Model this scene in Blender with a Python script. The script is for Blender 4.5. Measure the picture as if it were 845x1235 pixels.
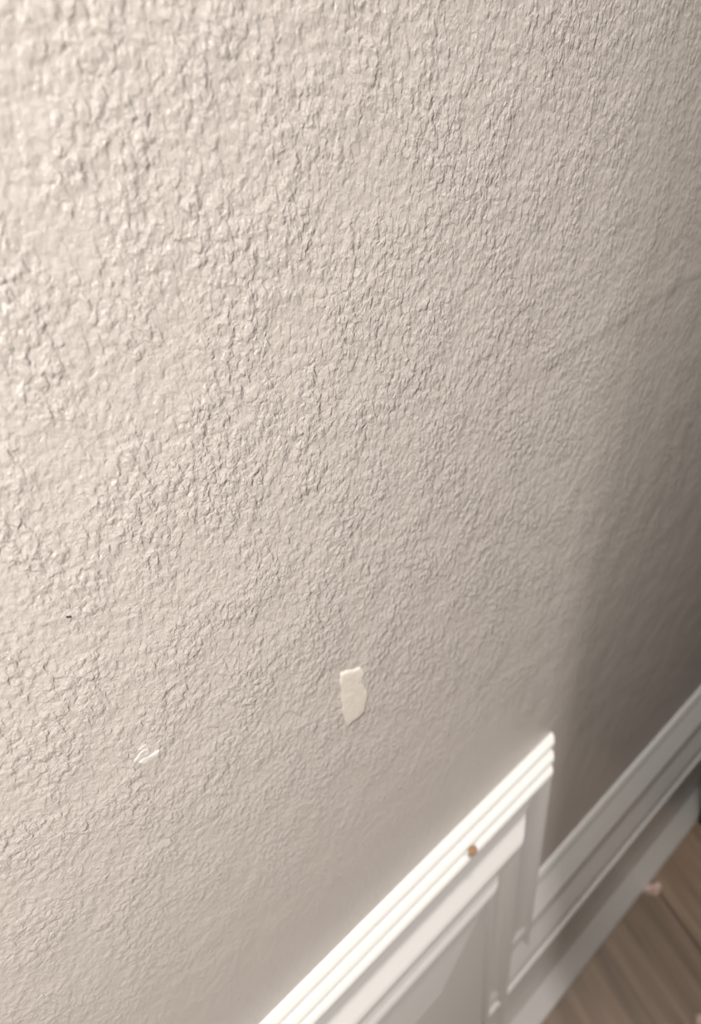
import bpy, bmesh, math, random
from mathutils import Matrix, Vector, noise
random.seed(4)
for o in list(bpy.data.objects): bpy.data.objects.remove(o)
SC = bpy.context.scene
COL = SC.collection
S = 0.1            # camera stands 10 cm off the wall
CAMZ = 6.12*S      # floor is z = 0

def W(x, t, z):    # x along wall, t out of the wall, z relative to lens height (all in camera-distance units)
    return Vector((x*S, -t*S, z*S + CAMZ))

# ------------------------------------------------------------------ camera
H = Vector((1357.5, -849.5, 0)); V = Vector((137.5, 1071.5, 0))
F = math.sqrt(-(H.x*V.x + H.y*V.y))
X = Vector((H.x, H.y, F)).normalized(); Z = -Vector((V.x, V.y, F)).normalized(); Y = Z.cross(X)
cam = bpy.data.cameras.new('camera'); co = bpy.data.objects.new('camera', cam); COL.objects.link(co)
right = Vector((X.x, Y.x, Z.x)); down = Vector((X.y, Y.y, Z.y)); fwd = Vector((X.z, Y.z, Z.z))
m = Matrix((right, -down, -fwd)).transposed().to_4x4(); m.translation = (0, -S, CAMZ)
co.matrix_world = m
cam.sensor_fit = 'VERTICAL'; cam.sensor_height = 36; cam.lens = F/1235*36
cam.clip_start = 0.005
cam.dof.use_dof = True; cam.dof.focus_distance = 0.138; cam.dof.aperture_fstop = 16
SC.camera = co

# ------------------------------------------------------------------ light
SC.view_settings.view_transform = 'Standard'; SC.view_settings.look = 'None'
SC.view_settings.gamma = 1; SC.view_settings.use_curve_mapping = False
SC.view_settings.exposure = 0.0
wd = bpy.data.worlds.new('room_light'); SC.world = wd; wd.use_nodes = True
bg = wd.node_tree.nodes['Background']; bg.inputs[0].default_value = (1.0, 0.93, 0.90, 1); bg.inputs[1].default_value = 0.015

def area(name, loc, target, size, power, col, tall=None):
    l = bpy.data.lights.new(name, 'AREA'); l.shape = 'DISK'; l.size = size
    if tall: l.shape = 'RECTANGLE'; l.size_y = tall
    l.energy = power; l.color = col
    o = bpy.data.objects.new(name, l); COL.objects.link(o); o.location = loc
    o.rotation_euler = (target - loc).to_track_quat('-Z', 'Y').to_euler(); return o
area('lamp_light', W(-1.7, 2.8, 0.9), W(0.4, 0, -0.9), 0.04, 1.6, (1.0, 0.955, 0.89))
area('added_side_light', W(12.2, 19.2, 13), W(1.5, 0, -2), 0.10, 21, (1.0, 0.93, 0.90), tall=1.3)  # added front-right light, not a known window; tall shape softens the shadow's top
area('ceiling_light', W(3.0, 1.35, 17), W(2.5, 0, -3), 0.2, 25.0, (1.0, 0.95, 0.90))

# ------------------------------------------------------------------ materials
def mat(name, col, rough=0.5, spec=0.5):
    mt = bpy.data.materials.new(name); mt.use_nodes = True
    b = mt.node_tree.nodes['Principled BSDF']
    b.inputs['Base Color'].default_value = (*col, 1); b.inputs['Roughness'].default_value = rough
    b.inputs['Specular IOR Level'].default_value = spec
    return mt, mt.node_tree, b

def N(nt, kind, **kw):
    n = nt.nodes.new(kind)
    for k, v in kw.items():
        if hasattr(n, k): setattr(n, k, v)
        else: n.inputs[k].default_value = v
    return n
def math_(nt, op, a, b=None, clamp=False, c=None):
    n = nt.nodes.new('ShaderNodeMath'); n.operation = op; n.use_clamp = clamp
    for i, v in enumerate((a, b, c)):
        if v is None: continue
        if isinstance(v, (int, float)): n.inputs[i].default_value = v
        else: nt.links.new(v, n.inputs[i])
    return n.outputs[0]
def ramp(nt, v, a, b, lo=0.0, hi=1.0):
    n = nt.nodes.new('ShaderNodeMapRange'); n.interpolation_type = 'SMOOTHSTEP'
    for i, q in enumerate((a, b, lo, hi)): n.inputs[i+1].default_value = q
    nt.links.new(v, n.inputs[0]); return n.outputs[0]

def wall_paint():
    mt, nt, b = mat('beige_orange_peel_paint', (0.66, 0.61, 0.566), 0.30, 0.5)
    tc = N(nt, 'ShaderNodeTexCoord'); geo = N(nt, 'ShaderNodeNewGeometry')
    sep = N(nt, 'ShaderNodeSeparateXYZ'); nt.links.new(geo.outputs['Position'], sep.inputs[0])
    st = N(nt, 'ShaderNodeMapping'); st.inputs['Scale'].default_value = (1.2, 1, 0.85); nt.links.new(geo.outputs['Position'], st.inputs['Vector'])
    P = st.outputs[0]
    # warp
    wn = N(nt, 'ShaderNodeTexNoise'); wn.inputs['Scale'].default_value = 560; wn.inputs['Detail'].default_value = 2
    nt.links.new(P, wn.inputs['Vector'])
    sub = N(nt, 'ShaderNodeVectorMath', operation='SUBTRACT'); nt.links.new(wn.outputs['Color'], sub.inputs[0]); sub.inputs[1].default_value = (.5, .5, .5)
    sc = N(nt, 'ShaderNodeVectorMath', operation='SCALE'); nt.links.new(sub.outputs[0], sc.inputs[0]); sc.inputs['Scale'].default_value = 0.0018
    ad = N(nt, 'ShaderNodeVectorMath', operation='ADD'); nt.links.new(P, ad.inputs[0]); nt.links.new(sc.outputs[0], ad.inputs[1])
    Q = ad.outputs[0]
    v1 = N(nt, 'ShaderNodeTexVoronoi', feature='SMOOTH_F1'); v1.inputs['Scale'].default_value = 560; v1.inputs['Smoothness'].default_value = 0.5
    nt.links.new(Q, v1.inputs['Vector'])
    n1 = N(nt, 'ShaderNodeTexNoise'); n1.inputs['Scale'].default_value = 300; n1.inputs['Detail'].default_value = 3; n1.inputs['Roughness'].default_value = .55
    nt.links.new(Q, n1.inputs['Vector'])
    n2 = N(nt, 'ShaderNodeTexNoise'); n2.inputs['Scale'].default_value = 900; n2.inputs['Detail'].default_value = 2
    nt.links.new(Q, n2.inputs['Vector'])
    n3 = N(nt, 'ShaderNodeTexNoise'); n3.inputs['Scale'].default_value = 62; n3.inputs['Detail'].default_value = 2
    nt.links.new(P, n3.inputs['Vector'])
    plate = ramp(nt, n1.outputs['Fac'], 0.40, 0.58)             # flattened spatter islands
    blob = math_(nt, 'SUBTRACT', 1.0, ramp(nt, v1.outputs['Distance'], 0.15, 0.75))
    h = math_(nt, 'ADD', math_(nt, 'MULTIPLY', plate, 0.38), math_(nt, 'MULTIPLY', blob, 0.45))
    h = math_(nt, 'ADD', h, math_(nt, 'MULTIPLY', n2.outputs['Fac'], 0.75))
    # the orange peel is thinner low down, next to the panel and in the corner
    mz = ramp(nt, sep.outputs['Z'], CAMZ-2.9*S, CAMZ-1.5*S, 0.25, 1)
    mx = ramp(nt, sep.outputs['X'], 1.3*S, 2.3*S, 1, 0.35)
    patch = ramp(nt, n3.outputs['Fac'], 0.38, 0.60, 0.6, 1.05)
    ml = ramp(nt, math_(nt, 'ADD', sep.outputs['X'], sep.outputs['Z']), CAMZ-2.4*S, CAMZ-0.2*S, 0.55, 1)
    amp = math_(nt, 'MULTIPLY', math_(nt, 'MULTIPLY', math_(nt, 'MULTIPLY', mz, ml), mx), patch)
    h = math_(nt, 'MULTIPLY', h, amp)
    h = math_(nt, 'ADD', h, math_(nt, 'MULTIPLY', n3.outputs['Fac'], 1.1))
    # horizontal drywall joint: a low lip running along the wall
    wob = math_(nt, 'MULTIPLY', math_(nt, 'SUBTRACT', n3.outputs['Fac'], .5), 0.006)
    zz = math_(nt, 'ADD', sep.outputs['Z'], wob)
    lip = math_(nt, 'MULTIPLY', ramp(nt, zz, CAMZ-0.935*S, CAMZ-0.895*S), ramp(nt, zz, CAMZ-0.90*S, CAMZ-0.80*S, 1, 0))
    lip = math_(nt, 'MULTIPLY', lip, ramp(nt, sep.outputs['X'], 0.6*S, 1.5*S))
    h = math_(nt, 'ADD', h, math_(nt, 'MULTIPLY', lip, 0.4))
    bp = N(nt, 'ShaderNodeBump'); bp.inputs['Strength'].default_value = 1; bp.inputs['Distance'].default_value = 0.0006
    nt.links.new(h, bp.inputs['Height']); nt.links.new(bp.outputs[0], b.inputs['Normal'])
    return mt
M_wall = wall_paint()

def trim_paint():
    mt, nt, b = mat('white_semi_gloss_paint', (0.82, 0.81, 0.785), 0.32, 0.5)
    geo = N(nt, 'ShaderNodeNewGeometry')
    n = N(nt, 'ShaderNodeTexNoise'); n.inputs['Scale'].default_value = 60; n.inputs['Detail'].default_value = 3
    nt.links.new(geo.outputs['Position'], n.inputs['Vector'])
    bp = N(nt, 'ShaderNodeBump'); bp.inputs['Distance'].default_value = 0.0003; bp.inputs['Strength'].default_value = .6
    nt.links.new(n.outputs['Fac'], bp.inputs['Height']); nt.links.new(bp.outputs[0], b.inputs['Normal'])
    return mt
M_trim = trim_paint()

def wood_floor():
    mt, nt, b = mat('brown_wood_plank', (0.2, 0.13, 0.08), 0.45, 0.4)
    geo = N(nt, 'ShaderNodeNewGeometry')
    mp = N(nt, 'ShaderNodeMapping'); nt.links.new(geo.outputs['Position'], mp.inputs['Vector'])
    mp.inputs['Rotation'].default_value = (0, 0, GRAIN)
    st = N(nt, 'ShaderNodeMapping'); nt.links.new(mp.outputs[0], st.inputs['Vector']); st.inputs['Scale'].default_value = (4, 55, 1)
    n = N(nt, 'ShaderNodeTexNoise'); n.inputs['Scale'].default_value = 1.6; n.inputs['Detail'].default_value = 5; n.inputs['Distortion'].default_value = .6
    nt.links.new(st.outputs[0], n.inputs['Vector'])
    br = N(nt, 'ShaderNodeTexBrick'); nt.links.new(mp.outputs[0], br.inputs['Vector'])
    br.inputs['Scale'].default_value = 1; br.inputs['Brick Width'].default_value = 1.2; br.inputs['Row Height'].default_value = .15
    br.inputs['Mortar Size'].default_value = .0012
    br.inputs['Color1'].default_value = (1, 1, 1, 1); br.inputs['Color2'].default_value = (.82, .82, .82, 1); br.inputs['Mortar'].default_value = (.25, .2, .17, 1)
    cr = N(nt, 'ShaderNodeValToRGB'); nt.links.new(n.outputs['Fac'], cr.inputs[0])
    cr.color_ramp.elements[0].position = .3; cr.color_ramp.elements[0].color = (0.12, 0.08, 0.052, 1)
    cr.color_ramp.elements[1].position = .72; cr.color_ramp.elements[1].color = (0.25, 0.175, 0.12, 1)
    mx = N(nt, 'ShaderNodeMix', data_type='RGBA', blend_type='MULTIPLY'); mx.inputs[0].default_value = 1
    nt.links.new(cr.outputs[0], mx.inputs[6]); nt.links.new(br.outputs[0], mx.inputs[7]); nt.links.new(mx.outputs[2], b.inputs['Base Color'])
    return mt
GRAIN = math.radians(-70)
M_floor = wood_floor()
M_spackle, nt_, b_ = mat('cream_spackle', (0.80, 0.745, 0.665), 0.75, 0.2)
def rough_bump(nt, b, scale, dist):
    geo = N(nt, 'ShaderNodeNewGeometry'); n = N(nt, 'ShaderNodeTexNoise'); n.inputs['Scale'].default_value = scale; n.inputs['Detail'].default_value = 3
    nt.links.new(geo.outputs['Position'], n.inputs['Vector'])
    bp = N(nt, 'ShaderNodeBump'); bp.inputs['Distance'].default_value = dist
    nt.links.new(n.outputs['Fac'], bp.inputs['Height']); nt.links.new(bp.outputs[0], b.inputs['Normal'])
rough_bump(nt_, b_, 500, 0.00015)
M_chip, nt_, b_ = mat('white_plaster', (0.74, 0.69, 0.65), 0.45, 0.5); rough_bump(nt_, b_, 900, 0.0002)
M_bare, nt_, b_ = mat('bare_brown_wood', (0.40, 0.24, 0.14), 0.8, 0.2); rough_bump(nt_, b_, 1500, 0.0004)
M_dark, nt_, b_ = mat('dark_dent', (0.10, 0.08, 0.07), 0.8, 0.2); rough_bump(nt_, b_, 2000, 0.0002)
M_black, nt_, b_ = mat('black_lacquer', (0.012, 0.011, 0.011), 0.45, 0.4); rough_bump(nt_, b_, 40, 0.0003)
M_crumb, nt_, b_ = mat('pale_pink_plaster_crumb', (0.62, 0.48, 0.43), 0.8, 0.2); rough_bump(nt_, b_, 300, 0.0006)

# ------------------------------------------------------------------ mesh helpers
def obj(name, bm, material, parent=None, smooth=False, **props):
    me = bpy.data.meshes.new(name); bmesh.ops.recalc_face_normals(bm, faces=bm.faces); bm.to_mesh(me); bm.free()
    me.materials.append(material)
    if smooth:
        for p in me.polygons: p.use_smooth = True
    o = bpy.data.objects.new(name, me); COL.objects.link(o)
    if parent is not None:
        o.parent = parent; o.matrix_parent_inverse = Matrix.Translation(-parent.location)
    for k, v in props.items(): o[k] = v
    return o
def box(bm, a, b):
    vs = [bm.verts.new((x, y, z)) for x in (a[0], b[0]) for y in (a[1], b[1]) for z in (a[2], b[2])]
    for f in ((0,1,3,2),(4,6,7,5),(0,4,5,1),(2,3,7,6),(0,2,6,4),(1,5,7,3)): bm.faces.new([vs[i] for i in f])
def sweep(bm, rings):
    """rings: list of closed point loops, swept one to the next and capped"""
    R = [[bm.verts.new(p) for p in r] for r in rings]; n = len(R[0])
    for a, b in zip(R, R[1:]):
        for i in range(n): bm.faces.new((a[i], a[(i+1) % n], b[(i+1) % n], b[i]))
    bm.faces.new(R[0]); bm.faces.new(list(reversed(R[-1])))
def soften(pts, r, n=3):
    """round each inner corner of an open polyline"""
    out = [pts[0]]
    for i in range(1, len(pts)-1):
        p, a, b = Vector(pts[i]), Vector(pts[i-1]), Vector(pts[i+1])
        ra = min(r, (a-p).length*.45); rb = min(r, (b-p).length*.45)
        A = p+(a-p).normalized()*ra; B = p+(b-p).normalized()*rb
        for k in range(n+1):
            u = k/n; out.append(tuple(A*(1-u)**2 + p*2*u*(1-u) + B*u*u))
    out.append(pts[-1]); return out

# ------------------------------------------------------------------ room shell
bm = bmesh.new(); box(bm, (-1.6, 0, 0), (1.8, 0.12, 2.4)); obj('wall_back', bm, M_wall, kind='structure')
bm = bmesh.new(); box(bm, (-1.6, -2.2, -0.06), (1.8, 0.12, 0)); obj('floor', bm, M_floor, kind='structure')

# ------------------------------------------------------------------ framed wall panel with mitred moulding
X0, Z0, XL = 1.711, -2.84, -3.2       # outer right corner, left outer edge
ZF = -6.12
prof = soften([(0, 0), (.002, .012), (.022, .034), (.034, .037), (.035, .022), (.040, .022), (.050, .052), (.066, .068), (.076, .070), (.077, .056), (.082, .056),
        (.092, .082), (.106, .094), (.122, .094), (.134, .082), (.160, .072), (.215, .068), (.262, .078), (.330, .124), (.352, .133), (.395, .129), (.420, .108), (.455, .100), (.480, .108),
        (.505, .128), (.535, .137), (.556, .132), (.560, .112)], .006)
panel = bpy.data.objects.new('wall_panel', None); COL.objects.link(panel); panel.location = W((X0+XL)/2, 0, ZF)
panel['label'] = 'white wooden panel framed by ridged mitred moulding, standing on the floor against the beige wall'
panel['category'] = 'panel'
closed = prof + [(.560, 0.0)]
def rail(a, b, name):
    bm = bmesh.new(); sweep(bm, [[W(*a(w, t)) for w, t in closed], [W(*b(w, t)) for w, t in closed]])
    o = obj(name, bm, M_trim, panel, smooth=True)
    md = o.modifiers.new('e', 'EDGE_SPLIT'); md.split_angle = math.radians(38); return o
TR = lambda w, t: (X0-w, t, Z0-w); TL = lambda w, t: (XL+w, t, Z0-w)
rail(TL, TR, 'top_rail'); rail(TR, lambda w, t: (X0-w, t, ZF), 'side_rail'); rail(TL, lambda w, t: (XL+w, t, ZF), 'side_rail')
# raised field: bevels rise from the moulding to the flat centre, mitred at the corners
bm = bmesh.new()
lp = [(.558, .0), (.558, .112), (.572, .112), (.580, .124), (.900, .150), (.915, .152)]
rows = []
for w, t in lp:
    rows.append([bm.verts.new(W(*p)) for p in ((XL+w, t, ZF), (XL+w, t, Z0-w), (X0-w, t, Z0-w), (X0-w, t, ZF))])
for a, b in zip(rows, rows[1:]):
    for i in range(3): bm.faces.new((a[i], a[i+1], b[i+1], b[i]))
bm.faces.new(rows[-1]); bm.faces.new(list(reversed(rows[0])))
bm.faces.new([r[0] for r in rows] + [r[3] for r in reversed(rows)])
obj('raised_panel', bm, M_trim, panel)
# missing chip of paint over a nail hole, brown wood showing
def ray(u, v):
    return (right*(u-422.5) + down*(v-617.5) + fwd*F)
def hit(u, v, t):   # point of the picture at distance t (units) from the wall: returns x, z in units
    r = ray(u, v); k = (1-t)/r.y; return r.x*k, r.z*k
def blob(bm, c, ax, ay, an, rx, ry, rn, seed, seg=14, rg=6, rough=.25):
    """a lumpy low dome lying on the plane (ax, ay)"""
    cen = bm.verts.new(c + an*rn); prev = None
    for k in range(1, rg+1):
        r = k/rg; ring = []
        for i in range(seg):
            a = 2*math.pi*i/seg; d = Vector((math.cos(a), math.sin(a), seed))
            q = r*(1+rough*noise.noise(d*1.7+Vector((seed*3.1, 0, 0))))
            hh = rn*math.sqrt(max(0, 1-r*r))*(1+rough*1.5*noise.noise(d*3*r+Vector((0, seed, 0))))
            ring.append(bm.verts.new(c + ax*rx*q*math.cos(a) + ay*ry*q*math.sin(a) + an*hh))
        if prev is None:
            for i in range(seg): bm.faces.new((cen, ring[i], ring[(i+1) % seg]))
        else:
            for i in range(seg): bm.faces.new((prev[i], ring[i], ring[(i+1) % seg], prev[(i+1) % seg]))
        prev = ring
    bm.faces.new(list(reversed(prev)))
EX, EZ, EN = Vector((1, 0, 0)), Vector((0, 0, 1)), Vector((0, -1, 0))
x, z = hit(571, 1027, .092)
bm = bmesh.new(); blob(bm, W(x, .088, z), EX, (EZ*.8-EN*.6).normalized(), (EN*.8+EZ*.6).normalized(), .0023, .0021, .0006, 3.3, seg=16)
o = obj('chipped_spot', bm, M_bare, panel, smooth=True, label='round chipped spot showing brown bare wood')

# ------------------------------------------------------------------ baseboard with its stepped profile
bb = soften([(0, -4.27), (.006, -4.275), (.020, -4.315), (.024, -4.345), (.026, -4.37), (.082, -4.59), (.082, -4.62), (.068, -4.63), (.068, -4.715), (.116, -4.97),
        (.118, -5.005), (.104, -5.015), (.104, -5.085), (.126, -5.120), (.130, -5.145), (.128, -5.18), (.120, -5.26), (.122, -5.55), (.138, -5.77), (.228, -6.05), (.236, -6.08), (.238, ZF)], .010)
bb = bb + [(0, ZF)]
bm = bmesh.new(); XE = X0-.552
sweep(bm, [[W(XE, t, z) for t, z in bb], [W(16, t, z) for t, z in bb]])
o = obj('baseboard_back', bm, M_trim, smooth=True, kind='structure')
md = o.modifiers.new('e', 'EDGE_SPLIT'); md.split_angle = math.radians(38)

# ------------------------------------------------------------------ black furniture corner; unseen tall cabinet body added to shade the wall
cab = bpy.data.objects.new('black_corner_blocker', None); COL.objects.link(cab)
CX, CY = 3.82, .245
cab.location = W(CX+2.5, CY+1.8, ZF)
cab['label'] = 'black furniture corner by the baseboard at the right edge, with an unseen tall cabinet body added to shade the wall'; cab['category'] = 'cabinet'
def cbox(name, a, b):
    bm = bmesh.new(); p, q = W(*a), W(*b)
    box(bm, (min(p.x, q.x), min(p.y, q.y), min(p.z, q.z)), (max(p.x, q.x), max(p.y, q.y), max(p.z, q.z)))
    bmesh.ops.bevel(bm, geom=bm.edges[:], offset=.0012, segments=2, affect='EDGES')
    return obj(name, bm, M_black, cab)
CT = 1.8
cbox('body', (CX, CY, ZF+.12), (CX+5, CY+3.4, CT-.2))
cbox('plinth', (CX, CY, ZF), (CX+4.98, CY+3.2, ZF+.12))
cbox('top_board', (CX-.05, CY, CT-.2), (CX+5.05, CY+3.65, CT))
for i in (0, 1):
    d = cbox('door', (CX+.05+i*2.47, CY+3.4, ZF+.2), (CX+2.48+i*2.47, CY+3.6, CT-.25))
    bm = bmesh.new(); c = W(CX+2.2+i*.6, CY+3.6, -1.5)
    blob(bm, c, EX, EZ, EN, .012, .012, .018, 1.0, rough=0); k = obj('knob', bm, M_black, None, smooth=True)
    k.parent = d; k.matrix_parent_inverse = d.matrix_parent_inverse @ Matrix.Identity(4)
    k.matrix_parent_inverse = Matrix.Translation(-cab.location)

# ------------------------------------------------------------------ marks on the wall
def patch_mesh(outline, h, seed, rise=.5, rings=7, lump=.5, freq=5000, JIT=.005):
    pts = [Vector(hit(u, v, 0)) for u, v in outline]
    # densify and roughen the outline
    dense = []
    for i, p in enumerate(pts):
        q = pts[(i+1) % len(pts)]
        for k in range(5):
            e = p.lerp(q, k/5); j = noise.noise_vector(Vector((e.x*30, e.y*30, seed)))*JIT
            dense.append(e+Vector((j.x, j.y)))
    c = sum(dense, Vector((0, 0)))/len(dense)
    bm = bmesh.new(); prev = None; n = len(dense)
    out = [bm.verts.new(W(p.x, 0, p.y)) for p in dense]; base = out
    for k in range(rings):
        r = 1-k/rings*.999
        hh = h*min(1, .45+1.2*(k/rings)**rise)
        ring = []
        for p in dense:
            e = c.lerp(p, r); l = noise.noise(Vector((e.x*freq*S*.1, e.y*freq*S*.1, seed)))*lump
            ring.append(bm.verts.new(W(e.x, hh*(1+l)/S, e.y)))
        for i in range(n): bm.faces.new((out[i], out[(i+1) % n], ring[(i+1) % n], ring[i]))
        out = ring
    bm.faces.new(out); bm.faces.new(list(reversed(base)))
    return bm
z3 = lambda x, y: (350+x/5.633, 760+y/5.633)
ol = [z3(*p) for p in ((338,290),(372,272),(430,264),(470,250),(492,268),(505,290),(478,318),(476,345),(500,375),(526,408),(522,480),(503,560),(462,605),(430,628),(392,657),(372,640),(352,560),(350,480),(338,400))]
obj('spackle_patch', patch_mesh(ol, .00028, 2.0), M_spackle, smooth=True,
    label='smooth cream spackle patch with ragged upper edge on the wall, above the panel', category='patch')
z4 = lambda x, y: (150+x/14.08, 880+y/14.08)
chip = bpy.data.objects.new('plaster_chip', None); COL.objects.link(chip)
cc = hit(*z4(390, 430), 0); chip.location = W(cc[0], 0, cc[1])
chip['label'] = 'small white scuffed plaster chip flaking off the wall, lower left of the spackle patch'; chip['category'] = 'chip'
for nm, o_, h, sd in (('flake', [(205,470),(250,400),(320,345),(400,315),(432,345),(428,385),(380,420),(310,440),(250,480)], .0003, 1.),
                   ('flake', [(240,560),(290,500),(350,465),(430,430),(490,395),(540,355),(592,340),(590,390),(535,455),(470,505),(400,550),(340,588),(280,592)], .00032, 5.),
                   ('flake', [(165,545),(180,500),(240,450),(330,425),(350,440),(280,480),(215,540)], .0002, 7.),
                   ('flake', [(235,345),(290,285),(370,240),(425,275),(400,305),(340,305),(275,350)], .0002, 9.)):
    obj(nm, patch_mesh([z4(*p) for p in o_], h, sd, rings=5, lump=.8, freq=4000, JIT=.003), M_chip, chip)
x, z = hit(83, 744, 0)
bm = bmesh.new(); blob(bm, W(x, 0, z), (EX-EZ*.8).normalized(), (EX*.8+EZ).normalized(), EN, .00055, .0003, .0001, 1.3)
obj('wall_nick', bm, M_dark, label='tiny dark nick in the textured wall near the left edge, above the plaster chip', category='nick')

# ------------------------------------------------------------------ crumbs on the floor
def floor_hit(u, v):
    r = ray(u, v); k = -CAMZ/r.z; p = Vector((0, -S, CAMZ)) + r*k; return p
p = floor_hit(787, 1074)
bm = bmesh.new(); blob(bm, Vector((p.x, p.y, .0)), EX, Vector((0, 1, 0)), EZ, .0075, .005, .004, 2.2, rough=.8)
obj('plaster_crumb', bm, M_crumb, label='pale plaster crumb on the wood floor beside the baseboard', category='crumb')
p = floor_hit(845, 1231)
bm = bmesh.new(); blob(bm, Vector((p.x, p.y, .0)), EX, Vector((0, 1, 0)), EZ, .004, .0035, .003, 5.2, rough=.8)
obj('plaster_crumb', bm, M_crumb, label='pale crumb on the wood floor at the bottom right corner of the photo', category='crumb')
